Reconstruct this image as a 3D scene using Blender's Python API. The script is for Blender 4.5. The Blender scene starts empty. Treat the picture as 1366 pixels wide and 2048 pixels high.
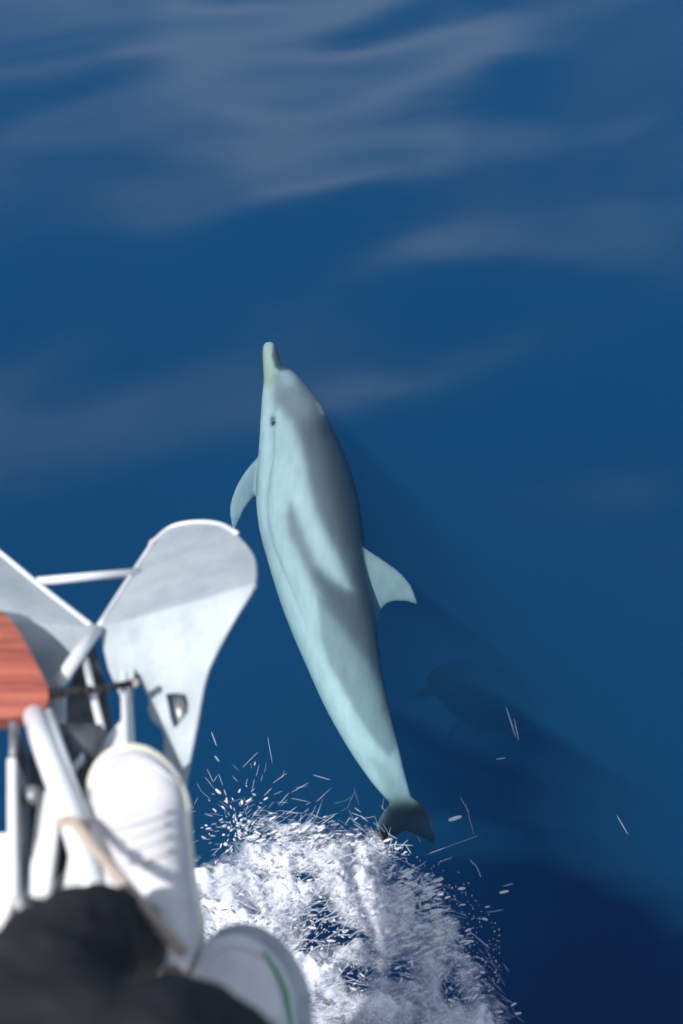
import bpy, bmesh, math, random
import numpy as np
from mathutils import Vector, Matrix, noise
random.seed(7)
rng = np.random.default_rng(7)
scn = bpy.context.scene
COL = scn.collection

# ------------------------------------------------------------------ camera
CAM_Z, PITCH, FOV = 3.25, math.radians(52), math.radians(45)
FPX = 1024 / math.tan(FOV / 2)                 # focal length in photo pixels (1366 x 2048)
FWD = Vector((0, math.cos(PITCH), -math.sin(PITCH)))
UPV = Vector((0, math.sin(PITCH), math.cos(PITCH)))
CPOS = Vector((0, 0, CAM_Z))
cam = bpy.data.cameras.new('camera')
cam_o = bpy.data.objects.new('camera', cam)
COL.objects.link(cam_o)
cam_o.location = CPOS
cam_o.rotation_euler = (math.pi / 2 - PITCH, 0, 0)
cam.sensor_fit = 'VERTICAL'; cam.sensor_height = 24
cam.lens = 12 / math.tan(FOV / 2)
cam.clip_start = 0.05; cam.clip_end = 5000
cam.dof.use_dof = True; cam.dof.focus_distance = 4.0
cam.dof.aperture_fstop = 2.2
scn.camera = cam_o

# ------------------------------------------------------------------ light
SUN_EL = math.radians(61.5)
SUN_TRAVEL = Vector((0.68, 0.73, 0)).normalized()      # horizontal way the light travels
TO_SUN = (-SUN_TRAVEL * math.cos(SUN_EL) + Vector((0, 0, math.sin(SUN_EL)))).normalized()
world = bpy.data.worlds.new('World'); scn.world = world; world.use_nodes = True
wn = world.node_tree.nodes; wl = world.node_tree.links
bg = wn['Background']
sky = wn.new('ShaderNodeTexSky'); sky.sky_type = 'NISHITA'; sky.sun_disc = False
sky.sun_elevation = SUN_EL
sky.sun_rotation = math.atan2(TO_SUN.x, TO_SUN.y)
sky.air_density = 1.2; sky.dust_density = 2.0
# soft unseen cloud low in the sky, placed for its reflections in the water
wtc = wn.new('ShaderNodeTexCoord')
wno = wn.new('ShaderNodeTexNoise'); wno.inputs['Scale'].default_value = 2.2
wno.inputs['Detail'].default_value = 1.0; wno.inputs['Roughness'].default_value = 0.42
wcr = wn.new('ShaderNodeValToRGB')
wcr.color_ramp.elements[0].position = 0.505; wcr.color_ramp.elements[1].position = 0.74
wmx = wn.new('ShaderNodeMix'); wmx.data_type = 'RGBA'
wmx.inputs['B'].default_value = (17.5, 18.0, 16.4, 1)
wmp = wn.new('ShaderNodeMapping'); wmp.inputs['Location'].default_value = (10.7, 13.8, -6.6)
wl.new(wtc.outputs['Generated'], wmp.inputs['Vector']); wl.new(wmp.outputs['Vector'], wno.inputs['Vector'])
wl.new(wno.outputs['Fac'], wcr.inputs['Fac'])
wsx = wn.new('ShaderNodeSeparateXYZ'); wl.new(wtc.outputs['Generated'], wsx.inputs[0])
wmr = wn.new('ShaderNodeMapRange'); wmr.interpolation_type = 'SMOOTHSTEP'
wmr.inputs['From Min'].default_value = 0.48; wmr.inputs['From Max'].default_value = 0.78
wmr.inputs['To Min'].default_value = 1.0; wmr.inputs['To Max'].default_value = 0.0
wl.new(wsx.outputs['Z'], wmr.inputs['Value'])
wmu = wn.new('ShaderNodeMath'); wmu.operation = 'MULTIPLY'
wl.new(wcr.outputs['Color'], wmu.inputs[0]); wl.new(wmr.outputs['Result'], wmu.inputs[1])
wl.new(wmu.outputs[0], wmx.inputs['Factor'])
wl.new(sky.outputs['Color'], wmx.inputs['A'])
wl.new(wmx.outputs['Result'], bg.inputs['Color'])
bg.inputs['Strength'].default_value = 0.11

sun = bpy.data.lights.new('sun', 'SUN'); sun.energy = 4.0; sun.angle = math.radians(0.6)
sun.color = (1.0, 0.965, 0.91)
sun_o = bpy.data.objects.new('sun', sun); COL.objects.link(sun_o)
sun_o.rotation_euler = (-TO_SUN).to_track_quat('-Z', 'Y').to_euler()
sun_o.location = (0, 0, 20)

scn.view_settings.view_transform = 'Standard'; scn.view_settings.look = 'None'
scn.view_settings.gamma = 1.0; scn.view_settings.exposure = 0.35
scn.view_settings.use_curve_mapping = False
scn.render.engine = 'CYCLES'
cy = scn.cycles
cy.use_denoising = True
cy.max_bounces = 8; cy.volume_bounces = 2; cy.transparent_max_bounces = 24
cy.diffuse_bounces = 3; cy.glossy_bounces = 3
cy.caustics_reflective = False; cy.caustics_refractive = False

# ------------------------------------------------------------------ helpers
def U(px, py, zc):
    """photo pixel at axis depth zc -> world point"""
    return CPOS + (FWD + Vector((1, 0, 0)) * ((px - 683) / FPX) - UPV * ((py - 1024) / FPX)) * zc
def ray(px, py):
    return FWD + Vector((1, 0, 0)) * ((px - 683) / FPX) - UPV * ((py - 1024) / FPX)
def UZ(px, py, z):
    d = ray(px, py)
    return CPOS + d * ((z - CAM_Z) / d.z)
def UP(px, py, p0, n):
    d = ray(px, py)
    return CPOS + d * ((p0 - CPOS).dot(n) / d.dot(n))
def PX(p):
    r = Vector(p) - CPOS
    zc = r.dot(FWD)
    return 683 + r.x / zc * FPX, 1024 - r.dot(UPV) / zc * FPX
def tag(o, label=None, cat=None, group=None, kind=None):
    if label: o['label'] = label
    if cat: o['category'] = cat
    if group: o['group'] = group
    if kind: o['kind'] = kind
    return o
def empty(name, loc):
    o = bpy.data.objects.new(name, None); COL.objects.link(o); o.location = loc
    o.empty_display_size = 0.1
    return o
def link(name, me, mat, parent=None, smooth=True):
    o = bpy.data.objects.new(name, me); COL.objects.link(o)
    if mat: me.materials.append(mat)
    if smooth:
        for p in me.polygons: p.use_smooth = True
    if parent:
        o.parent = parent
        o.matrix_parent_inverse = Matrix.Translation(parent_world(parent)).inverted()
    return o
def parent_world(p):
    return Vector(p.location) if p.type == 'EMPTY' else Vector((0, 0, 0))
def pydata(name, verts, faces, mat, parent=None, smooth=True):
    me = bpy.data.meshes.new(name)
    me.from_pydata([tuple(v) for v in verts], [], faces); me.update()
    return link(name, me, mat, parent, smooth)
def bm_obj(name, bm, mat, parent=None, smooth=False):
    bmesh.ops.recalc_face_normals(bm, faces=bm.faces)
    me = bpy.data.meshes.new(name); bm.to_mesh(me); bm.free()
    return link(name, me, mat, parent, smooth)
def bevel(o, w, seg=3):
    m = o.modifiers.new('bevel', 'BEVEL'); m.width = w; m.segments = seg; m.limit_method = 'ANGLE'
    m.angle_limit = math.radians(35)
    for p in o.data.polygons: p.use_smooth = True
    return o
def catmull(pts, n):
    P = [np.array(p, float) for p in pts]
    P = [2 * P[0] - P[1]] + P + [2 * P[-1] - P[-2]]
    out = []
    m = len(pts) - 1
    for k in range(n):
        u = k / (n - 1) * m
        i = min(int(u), m - 1); t = u - i
        a, b, c, d = P[i:i + 4]
        out.append(0.5 * ((2 * b) + (c - a) * t + (2 * a - 5 * b + 4 * c - d) * t * t + (3 * b - a - 3 * c + d) * t ** 3))
    return out
def tube_mesh(bm, pts, r, seg=14, cap=True):
    pts = [Vector(p) for p in pts]
    rs = r if isinstance(r, (list, tuple)) else [r] * len(pts)
    rings = []; nprev = None
    for i, p in enumerate(pts):
        t = (pts[min(i + 1, len(pts) - 1)] - pts[max(i - 1, 0)]).normalized()
        if nprev is None:
            a = Vector((0, 0, 1)) if abs(t.z) < 0.9 else Vector((1, 0, 0))
            nprev = t.cross(a).normalized()
        n = (nprev - t * nprev.dot(t)).normalized(); b = t.cross(n); nprev = n
        rings.append([bm.verts.new(p + (n * math.cos(2 * math.pi * k / seg) + b * math.sin(2 * math.pi * k / seg)) * rs[i]) for k in range(seg)])
    for i in range(len(rings) - 1):
        for k in range(seg):
            bm.faces.new((rings[i][k], rings[i][(k + 1) % seg], rings[i + 1][(k + 1) % seg], rings[i + 1][k]))
    if cap:
        bm.faces.new(rings[0]); bm.faces.new(rings[-1])
def tube(name, pts, r, mat, parent=None, seg=14):
    bm = bmesh.new(); tube_mesh(bm, pts, r, seg)
    return bm_obj(name, bm, mat, parent, True)
def slab(name, pts, offset, mat, parent=None, bw=0.0):
    """closed plate: outline of 3D points extruded by the vector offset"""
    bm = bmesh.new()
    a = [bm.verts.new(p) for p in pts]; b = [bm.verts.new(Vector(p) + offset) for p in pts]
    bm.faces.new(a); bm.faces.new(list(reversed(b)))
    n = len(a)
    for i in range(n): bm.faces.new((a[i], b[i], b[(i + 1) % n], a[(i + 1) % n]))
    o = bm_obj(name, bm, mat, parent)
    if bw: bevel(o, bw)
    return o
def box(name, c, d, mat, parent=None, bw=0.0, rot=None):
    bm = bmesh.new(); bmesh.ops.create_cube(bm, size=1)
    M = Matrix.Translation(c) @ (rot.to_4x4() if rot else Matrix()) @ Matrix.Diagonal((*d, 1))
    bmesh.ops.transform(bm, matrix=M, verts=bm.verts)
    o = bm_obj(name, bm, mat, parent)
    if bw: bevel(o, bw)
    return o

# ------------------------------------------------------------------ materials
def mat_base(name):
    m = bpy.data.materials.new(name); m.use_nodes = True
    nt = m.node_tree
    return m, nt, nt.nodes, nt.links, nt.nodes['Principled BSDF']
def mat_paint(name, c0, c1, rough=0.35, scale=18, bump=0.1, metallic=0.0, spec=0.5, coat=0.0, stretch=(1, 1, 1)):
    m, nt, N, L, B = mat_base(name)
    tc = N.new('ShaderNodeTexCoord'); mp = N.new('ShaderNodeMapping'); mp.inputs['Scale'].default_value = stretch
    L.new(tc.outputs['Object'], mp.inputs['Vector'])
    n1 = N.new('ShaderNodeTexNoise'); n1.inputs['Scale'].default_value = scale; n1.inputs['Detail'].default_value = 6
    n1.inputs['Roughness'].default_value = 0.65
    L.new(mp.outputs['Vector'], n1.inputs['Vector'])
    cr = N.new('ShaderNodeValToRGB'); cr.color_ramp.elements[0].position = 0.32; cr.color_ramp.elements[1].position = 0.62
    cr.color_ramp.elements[0].color = (*c0, 1); cr.color_ramp.elements[1].color = (*c1, 1)
    L.new(n1.outputs['Fac'], cr.inputs['Fac']); L.new(cr.outputs['Color'], B.inputs['Base Color'])
    B.inputs['Roughness'].default_value = rough; B.inputs['Metallic'].default_value = metallic
    B.inputs['Specular IOR Level'].default_value = spec
    B.inputs['Coat Weight'].default_value = coat; B.inputs['Coat Roughness'].default_value = 0.08
    if bump:
        bp = N.new('ShaderNodeBump'); bp.inputs['Strength'].default_value = bump; bp.inputs['Distance'].default_value = 0.004
        n2 = N.new('ShaderNodeTexNoise'); n2.inputs['Scale'].default_value = scale * 5; n2.inputs['Detail'].default_value = 4
        L.new(mp.outputs['Vector'], n2.inputs['Vector'])
        L.new(n2.outputs['Fac'], bp.inputs['Height']); L.new(bp.outputs['Normal'], B.inputs['Normal'])
    return m
M_WHITE = mat_paint('white_painted_steel', (0.27, 0.32, 0.355), (0.37, 0.425, 0.455), 0.55, 16, 0.3)
M_TUBE = mat_paint('white_tube', (0.56, 0.58, 0.61), (0.66, 0.68, 0.70), 0.35, 9, 0.03)
M_STEEL = mat_paint('weathered_steel', (0.10, 0.11, 0.125), (0.34, 0.35, 0.37), 0.4, 30, 0.3, 0.6)
M_DARK = mat_paint('dark_galvanised', (0.03, 0.035, 0.045), (0.10, 0.11, 0.13), 0.5, 26, 0.3, 0.3)
M_TEAK = mat_paint('varnished_teak', (0.17, 0.040, 0.026), (0.38, 0.108, 0.070), 0.45, 9, 0.05, 0, 0.4, 0.25, (0.5, 9, 9))
M_GEL = mat_paint('white_gelcoat', (0.70, 0.70, 0.71), (0.78, 0.78, 0.78), 0.3, 4, 0.02)
M_CORD = mat_paint('black_cord', (0.008, 0.008, 0.01), (0.025, 0.025, 0.03), 0.8, 120, 0.8)
M_ROPE = mat_paint('beige_rope', (0.46, 0.37, 0.30), (0.66, 0.57, 0.49), 0.85, 160, 0.9)
M_RUST = mat_paint('pink_shackle', (0.55, 0.30, 0.27), (0.68, 0.50, 0.47), 0.5, 50, 0.2)
M_CLOTH = mat_paint('black_cloth', (0.010, 0.011, 0.014), (0.024, 0.024, 0.028), 0.85, 60, 0.5, 0, 0.25)
M_JACKET = mat_paint('navy_jacket', (0.010, 0.012, 0.018), (0.02, 0.024, 0.034), 0.8, 60, 0.5, 0, 0.25)
M_SHOE = mat_paint('white_leather', (0.50, 0.50, 0.54), (0.60, 0.60, 0.63), 0.6, 22, 0.25)
M_CREAM = mat_paint('cream_rubber', (0.66, 0.63, 0.52), (0.76, 0.74, 0.64), 0.6, 30, 0.1)
M_GREYSOLE = mat_paint('grey_rubber', (0.22, 0.25, 0.30), (0.36, 0.39, 0.44), 0.6, 30, 0.1)
M_GREEN = mat_paint('green_stripe', (0.03, 0.24, 0.07), (0.05, 0.33, 0.10), 0.5, 40, 0.05)
M_SKIN = mat_paint('skin', (0.45, 0.25, 0.18), (0.55, 0.33, 0.25), 0.5, 30, 0.1)
M_HAIR = mat_paint('brown_hair', (0.02, 0.012, 0.008), (0.05, 0.03, 0.02), 0.6, 60, 0.6)
M_EYE = mat_paint('dark_eye', (0.008, 0.010, 0.014), (0.015, 0.018, 0.02), 0.6, 20, 0, 0, 0.1)

def mat_water():
    m, nt, N, L, B = mat_base('sea_water'); N.remove(B)
    out = N['Material Output']
    geo = N.new('ShaderNodeNewGeometry')
    n = N.new('ShaderNodeTexNoise'); n.inputs['Scale'].default_value = 3.0; n.inputs['Detail'].default_value = 2
    mp = N.new('ShaderNodeMapping'); mp.inputs['Scale'].default_value = (0.8, 1.3, 1)
    L.new(geo.outputs['Position'], mp.inputs['Vector']); L.new(mp.outputs['Vector'], n.inputs['Vector'])
    bp = N.new('ShaderNodeBump'); bp.inputs['Strength'].default_value = 1.0; bp.inputs['Distance'].default_value = 0.003
    L.new(n.outputs['Fac'], bp.inputs['Height'])
    fr = N.new('ShaderNodeFresnel'); fr.inputs['IOR'].default_value = 1.333
    L.new(bp.outputs['Normal'], fr.inputs['Normal'])
    tr = N.new('ShaderNodeBsdfTransparent')
    gl = N.new('ShaderNodeBsdfGlossy'); gl.inputs['Roughness'].default_value = 0.17
    L.new(bp.outputs['Normal'], gl.inputs['Normal'])
    mx = N.new('ShaderNodeMixShader')
    L.new(fr.outputs['Fac'], mx.inputs[0]); L.new(tr.outputs[0], mx.inputs[1]); L.new(gl.outputs[0], mx.inputs[2])
    L.new(mx.outputs[0], out.inputs['Surface'])
    # clear blue sea: red is absorbed within a few metres, blue scattered back
    SIG_S = (0.011, 0.068, 0.145); SIG_A = (0.75, 0.27, 0.17)
    sc = N.new('ShaderNodeVolumeScatter'); s = max(SIG_S)
    sc.inputs['Color'].default_value = (*[c / s for c in SIG_S], 1); sc.inputs['Density'].default_value = s
    sc.inputs['Anisotropy'].default_value = 0.0
    ab = N.new('ShaderNodeVolumeAbsorption'); a = max(SIG_A)
    ab.inputs['Color'].default_value = (*[1 - c / a for c in SIG_A], 1); ab.inputs['Density'].default_value = a
    ad = N.new('ShaderNodeAddShader')
    L.new(sc.outputs[0], ad.inputs[0]); L.new(ab.outputs[0], ad.inputs[1]); L.new(ad.outputs[0], out.inputs['Volume'])
    return m
M_WATER = mat_water()

def mat_foam(name, scale, lo, hi):
    """white lather with lacy holes; 'cover' attribute says how thick the lather lies"""
    m, nt, N, L, B = mat_base(name)
    out = N['Material Output']
    geo = N.new('ShaderNodeNewGeometry')
    at = N.new('ShaderNodeAttribute'); at.attribute_name = 'cover'
    n = N.new('ShaderNodeTexNoise'); n.inputs['Scale'].default_value = scale; n.inputs['Detail'].default_value = 10
    n.inputs['Roughness'].default_value = 0.74; n.inputs['Distortion'].default_value = 0.8
    mp = N.new('ShaderNodeMapping'); mp.inputs['Rotation'].default_value = (0, 0, -0.25); mp.inputs['Scale'].default_value = (0.75, 1.7, 1.2)
    L.new(geo.outputs['Position'], mp.inputs['Vector']); L.new(mp.outputs['Vector'], n.inputs['Vector'])
    ad = N.new('ShaderNodeMath'); ad.operation = 'ADD'
    L.new(n.outputs['Fac'], ad.inputs[0]); L.new(at.outputs['Fac'], ad.inputs[1])
    mr = N.new('ShaderNodeMapRange'); mr.inputs['From Min'].default_value = lo; mr.inputs['From Max'].default_value = hi
    L.new(ad.outputs[0], mr.inputs['Value'])
    B.inputs['Base Color'].default_value = (0.72, 0.75, 0.84, 1); B.inputs['Roughness'].default_value = 0.7
    B.inputs['Subsurface Weight'].default_value = 0.0
    L.new(mr.outputs['Result'], B.inputs['Alpha'])
    return m
M_FOAM = mat_foam('foam', 20, 0.86, 1.36)
M_FOAM2 = mat_foam('foam_low', 12, 0.64, 1.34)
M_DROP = mat_paint('spray', (0.58, 0.59, 0.64), (0.66, 0.66, 0.7), 0.3, 20, 0)

# ------------------------------------------------------------------ water
def wave(x, y):
    """swell and wavelets, metres"""
    z = 0.034 * math.sin(0.9 * x * 0.45 + 1.9 * y + 0.6 * math.sin(0.7 * x))
    z += 0.08 * (noise.noise(Vector((x * 0.33, y * 0.62, 1.7))))
    z += 0.07 * (noise.noise(Vector((x * 0.8 + 3.1 - 0.25 * y, y * 1.1, 9.4))))
    z += 0.044 * (noise.noise(Vector((x * 1.1 - 0.55 * y - 2.0, y * 1.9 - 0.5 * x, 8.2))))
    z += 0.008 * (noise.noise(Vector((x * 3.1 + 0.4 * y, y * 4.3 - 0.9 * x, 2.2))))
    near = 1.0 / (1.0 + math.exp(-(y - 2.2) * 1.8))
    return z * (0.25 + 0.75 * near)
def axis(lo, hi, step, far):
    a = list(np.arange(lo, hi + 1e-6, step)); s = step; v = hi
    while v < far: s *= 1.35; v += s; a.append(v)
    s = step; v = lo; b = []
    while v > -far: s *= 1.35; v -= s; b.append(v)
    return b[::-1] + a
xs = axis(-7, 7, 0.09, 1500); ys = axis(-1.5, 16, 0.09, 1500)
nx, ny = len(xs), len(ys)
verts = []; faces = []
for j, y in enumerate(ys):
    for i, x in enumerate(xs):
        edge = i in (0, nx - 1) or j in (0, ny - 1)
        verts.append((x, y, 0 if edge else (wave(x, y) if abs(x) < 60 and abs(y) < 60 else 0)))
for j in range(ny - 1):
    for i in range(nx - 1):
        a = j * nx + i
        faces.append((a, a + 1, a + nx + 1, a + nx))
# sides and bottom close the body of water
border = [i for i in range(nx)] + [j * nx + nx - 1 for j in range(1, ny)] + [(ny - 1) * nx + i for i in range(nx - 2, -1, -1)] + [j * nx for j in range(ny - 2, 0, -1)]
b0 = len(verts)
for k in border: verts.append((verts[k][0], verts[k][1], -25))
nb = len(border)
for k in range(nb):
    faces.append((border[(k + 1) % nb], border[k], b0 + k, b0 + (k + 1) % nb))
faces.append(tuple(b0 + k for k in range(nb - 1, -1, -1)))
water = pydata('water', verts, faces, M_WATER)
tag(water, 'deep blue open sea with a gently rippled surface', 'water', kind='structure')
sb = pydata('seabed', [(-3000, -3000, -26), (3000, -3000, -26), (3000, 3000, -26), (-3000, 3000, -26)], [(0, 1, 2, 3)],
            mat_paint('seabed', (0.01, 0.02, 0.04), (0.02, 0.04, 0.07), 0.9, 0.1, 0))
tag(sb, 'dark sea bottom far below the water', 'seabed', kind='structure')
# ------------------------------------------------------------------ dolphin
def foil(bm, lead, trail, thick, nrow=14, ncol=12, nrm=None):
    """fin: leading / trailing edge polylines of 3D points from root to tip, thickness at root"""
    Ld = [Vector(p) for p in catmull([tuple(p) for p in lead], nrow)]
    Tr = [Vector(p) for p in catmull([tuple(p) for p in trail], nrow)]
    rows = []
    for i in range(nrow):
        ch = Tr[i] - Ld[i]
        up = (Ld[min(i + 1, nrow - 1)] - Ld[max(i - 1, 0)])
        n = nrm if nrm else ch.cross(up).normalized()
        th = max(0.016, thick * (1 - 0.7 * i / (nrow - 1)))
        ring = []
        for k in range(2 * ncol):
            u = k / ncol if k <= ncol else 2 - k / ncol
            s = 1 if k <= ncol else -1
            prof = max(0, 1 - abs(2 * u - 1) ** 3) ** 0.5 * (1 - 0.35 * u)
            ring.append(bm.verts.new(Ld[i] + ch * u + n * (s * th * 0.5 * prof)))
        rows.append(ring)
    m = 2 * ncol
    for i in range(nrow - 1):
        for k in range(m):
            bm.faces.new((rows[i][k], rows[i][(k + 1) % m], rows[i + 1][(k + 1) % m], rows[i + 1][k]))
    bm.faces.new(rows[0]); bm.faces.new(rows[-1])

# (belly px, back px, spine z, lateral/dorsal ratio)
ST = [((530, 689), (545, 688), -.33, 1.0), ((526, 697), (552, 694), -.33, 1.0), ((525.5, 715), (558, 712), -.33, 1.05), ((527, 745), (567, 737), -.34, 1.05),
      ((528.5, 772), (588, 746), -.345, 0.95), ((525, 810), (617, 777), -.35, 0.9), ((522.5, 850), (644, 815), -.36, 0.9),
      ((520, 900), (668, 864), -.365, 0.92), ((515, 950), (692, 917), -.37, 0.94), ((513, 1000), (711, 975), -.375, 0.95),
      ((519, 1060), (724, 1037), -.38, 0.95), ((535, 1120), (731, 1100), -.385, 0.94), ((556, 1190), (739, 1168), -.39, 0.92),
      ((582, 1260), (751, 1238), -.395, 0.9), ((612, 1330), (759, 1303), -.40, 0.87), ((643, 1400), (769, 1367), -.41, 0.82),
      ((673, 1457), (783, 1432), -.42, 0.76), ((706, 1512), (797, 1490), -.44, 0.66), ((741, 1562), (810, 1545), -.46, 0.55),
      ((766, 1592), (820, 1583), -.48, 0.48), ((786, 1612), (828, 1607), -.50, 0.45)]
flat = [(b[0], b[1], d[0], d[1], z - .10, r) for b, d, z, r in ST]
NR, NS = 130, 48
ringsP = catmull(flat, NR)
cent, dors, zcs = [], [], []
for q in ringsP:
    cx, cyy = (q[0] + q[2]) / 2, (q[1] + q[3]) / 2
    c0 = UZ(cx, cyy, q[4]); zc = (c0 - CPOS).dot(FWD)
    b = U(q[0], q[1], zc); d = U(q[2], q[3], zc)
    cent.append((b + d) / 2); dors.append((d - b) / 2); zcs.append(zc)
bm = bmesh.new(); rings = []
for i in range(NR):
    t = (cent[min(i + 2, NR - 1)] - cent[max(i - 2, 0)]).normalized()
    lat = t.cross(dors[i]).normalized()
    if lat.dot(FWD) > 0: lat = -lat                      # towards the viewer
    # keep the section square to the spine's own run
    lr = dors[i].length * ringsP[i][5]
    ring = []
    for k in range(NS):
        a = 2 * math.pi * k / NS
        ca, sa = math.cos(a), math.sin(a)
        e = 0.92
        ring.append(bm.verts.new(cent[i] + dors[i] * (math.copysign(abs(ca) ** e, ca)) + lat * (math.copysign(abs(sa) ** e, sa) * lr)))
    rings.append(ring)
for i in range(NR - 1):
    for k in range(NS):
        bm.faces.new((rings[i][k], rings[i][(k + 1) % NS], rings[i + 1][(k + 1) % NS], rings[i + 1][k]))
bm.faces.new(rings[0]); bm.faces.new(rings[-1])
def zc_at(px, py, z): return (UZ(px, py, z) - CPOS).dot(FWD)
def zrow(lst, zc): return [U(x, y, zc + (o[0] if o else 0)) for x, y, *o in lst]
# dorsal fin
z0 = zc_at(735, 1170, -.49)
foil(bm, zrow([(716, 1085), (745, 1104), (775, 1124), (803, 1146), (824, 1173), (835, 1205)], z0),
     zrow([(728, 1300), (751, 1262), (760, 1226), (778, 1207), (806, 1203), (834, 1210)], z0), 0.05)
# pectoral fins: the near one, and its mirror image below the chest
z1 = zc_at(520, 940, -.47)
for s in (-1, 1):
    foil(bm, zrow([(548, 880, .01 * s), (514, 915, .03 * s), (489, 944, .06 * s), (470, 978, .09 * s), (459, 1018, .11 * s), (466, 1063, .12 * s)], z1),
         zrow([(548, 990, .01 * s), (518, 988, .03 * s), (506, 998, .06 * s), (490, 1018, .09 * s), (480, 1040, .11 * s), (469, 1063, .12 * s)], z1), 0.045)
# flukes
z2 = zc_at(806, 1610, -.60)
foil(bm, zrow([(806, 1588), (783, 1602), (763, 1626), (750, 1656), (742, 1696)], z2), zrow([(814, 1662), (802, 1668), (786, 1676), (767, 1688), (744, 1701)], z2), 0.035)
foil(bm, zrow([(806, 1588), (832, 1598), (853, 1620), (866, 1646), (872, 1686)], z2), zrow([(806, 1662), (818, 1667), (833, 1672), (850, 1680), (870, 1690)], z2), 0.035)
bmesh.ops.recalc_face_normals(bm, faces=bm.faces)
me = bpy.data.meshes.new('tmp'); bm.to_mesh(me); bm.free()
tmp = bpy.data.objects.new('tmp', me); COL.objects.link(tmp)
rm = tmp.modifiers.new('r', 'REMESH'); rm.mode = 'VOXEL'; rm.voxel_size = 0.005
sm = tmp.modifiers.new('s', 'SMOOTH'); sm.factor = 0.5; sm.iterations = 6
dg = bpy.context.evaluated_depsgraph_get()
dme = bpy.data.meshes.new_from_object(tmp.evaluated_get(dg)); dme.name = 'dolphin_body'
bpy.data.objects.remove(tmp)

# colouring: boundaries of the pattern given in the side view of the animal
def sdist(poly, P):
    """signed distance (negative inside) of points P (n,2) to polygon"""
    poly = np.array(poly, float); n = len(poly)
    d = np.full(len(P), 1e9); ins = np.zeros(len(P), bool)
    for i in range(n):
        a, b = poly[i], poly[(i + 1) % n]
        ab = b - a; ap = P - a
        t = np.clip((ap @ ab) / (ab @ ab + 1e-9), 0, 1)
        d = np.minimum(d, np.linalg.norm(ap - t[:, None] * ab, axis=1))
        c = (a[1] > P[:, 1]) != (b[1] > P[:, 1])
        xi = a[0] + (P[:, 1] - a[1]) / (b[1] - a[1] + 1e-12) * ab[0]
        ins ^= c & (P[:, 0] < xi)
    return np.where(ins, -d, d)
def ldist(line, P):
    line = np.array(line, float); d = np.full(len(P), 1e9)
    for i in range(len(line) - 1):
        a, b = line[i], line[i + 1]; ab = b - a; ap = P - a
        t = np.clip((ap @ ab) / (ab @ ab), 0, 1)
        d = np.minimum(d, np.linalg.norm(ap - t[:, None] * ab, axis=1))
    return d
def soft(d, w): return 1 / (1 + np.exp(np.clip(d / (w * 0.35), -40, 40)))
nv = len(dme.vertices)
co = np.empty(nv * 3); dme.vertices.foreach_get('co', co); co = co.reshape(-1, 3)
rel = co - np.array(CPOS); zc = rel @ np.array(FWD)
P = np.stack([683 + rel[:, 0] / zc * FPX, 1024 - (rel @ np.array(UPV)) / zc * FPX], 1)
BELLY = np.array((0.74, 0.77, 0.76)); FLANK = np.array((0.62, 0.67, 0.68)); MID = np.array((0.30, 0.33, 0.335))
CAPE = np.array((0.085, 0.085, 0.095)); CAPEB = np.array((0.215, 0.215, 0.225)); WEDGE = np.array((0.15, 0.16, 0.175))
col = np.tile(FLANK, (nv, 1))
def put(c, w):
    global col
    w = np.clip(w, 0, 1)[:, None]; col = col * (1 - w) + np.array(c) * w
back = [(900, 1600), (900, 600), (575, 600)]
# belly
put(BELLY, soft(sdist([(400, 600), (538, 690), (552, 750), (546, 810), (540, 870), (543, 930), (533, 985), (535, 1050), (550, 1098), (585, 1172), (625, 1268), (640, 1300), (658, 1335), (690, 1395), (730, 1460), (760, 1502), (790, 1560), (790, 1640), (600, 1640), (400, 1200)], P), 10))
# pale grey lower flank of the tail stock
put(MID, soft(sdist([(634, 1190), (640, 1240), (643, 1280), (658, 1326), (681, 1366), (705, 1413), (730, 1454), (757, 1491), (778, 1512), (790, 1500), (800, 1470), (900, 1300), (720, 1240)], P), 7) * 0.75)
put((0.40, 0.43, 0.43), soft(sdist([(742, 1520), (770, 1525), (800, 1560), (812, 1600), (790, 1610), (770, 1590)], P), 14) * 0.7)
# dark cape with its lower lobe
cape = [(552, 752), (549, 785), (551, 803), (563, 815), (585, 843), (597, 876), (606, 906), (613, 941), (623, 988), (632, 1023), (651, 1063), (668, 1098),
        (684, 1130), (696, 1160), (704, 1180), (690, 1177), (672, 1166), (652, 1150), (628, 1122), (611, 1082), (592, 1030), (581, 1010), (575, 1032), (580, 1068), (598, 1104),
        (624, 1163), (649, 1210), (680, 1254), (708, 1291), (739, 1328), (758, 1362), (771, 1420), (840, 1420), (900, 1300), (900, 700), (580, 690), (566, 740)]
put(CAPEB, soft(sdist(cape, P), 15))
# darkest along the back
put(CAPE, soft(sdist([(640, 835), (640, 870), (655, 930), (665, 990), (680, 1060), (700, 1110), (715, 1170), (725, 1230), (738, 1290), (757, 1350), (800, 1420), (850, 1300), (850, 900), (680, 810)], P), 26) * 0.9)
put(WEDGE, soft(sdist([(640, 1150), (700, 1190), (735, 1240), (745, 1310), (700, 1262), (655, 1200)], P), 16) * 0.6)
put((0.42, 0.44, 0.46), soft(sdist([(584, 1020), (579, 1060), (600, 1100), (622, 1140), (630, 1125), (606, 1075), (592, 1032)], P), 12) * 0.45)
# forehead: paler melon, blowhole
put((0.62, 0.65, 0.68), soft(sdist([(560, 740), (577, 737), (592, 752), (590, 775), (568, 775), (560, 760)], P), 14) * 0.85)
put((0.34, 0.36, 0.385), soft(sdist([(556, 765), (600, 770), (622, 800), (615, 830), (580, 832), (558, 808)], P), 22) * 0.8)
put((0.6, 0.64, 0.68), soft(ldist([(638, 808), (646, 824)], P) - 4, 6) * 0.8)
put((0.05, 0.05, 0.055), soft(ldist([(645, 850), (650, 868)], P) - 6, 14) * 0.5)
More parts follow.
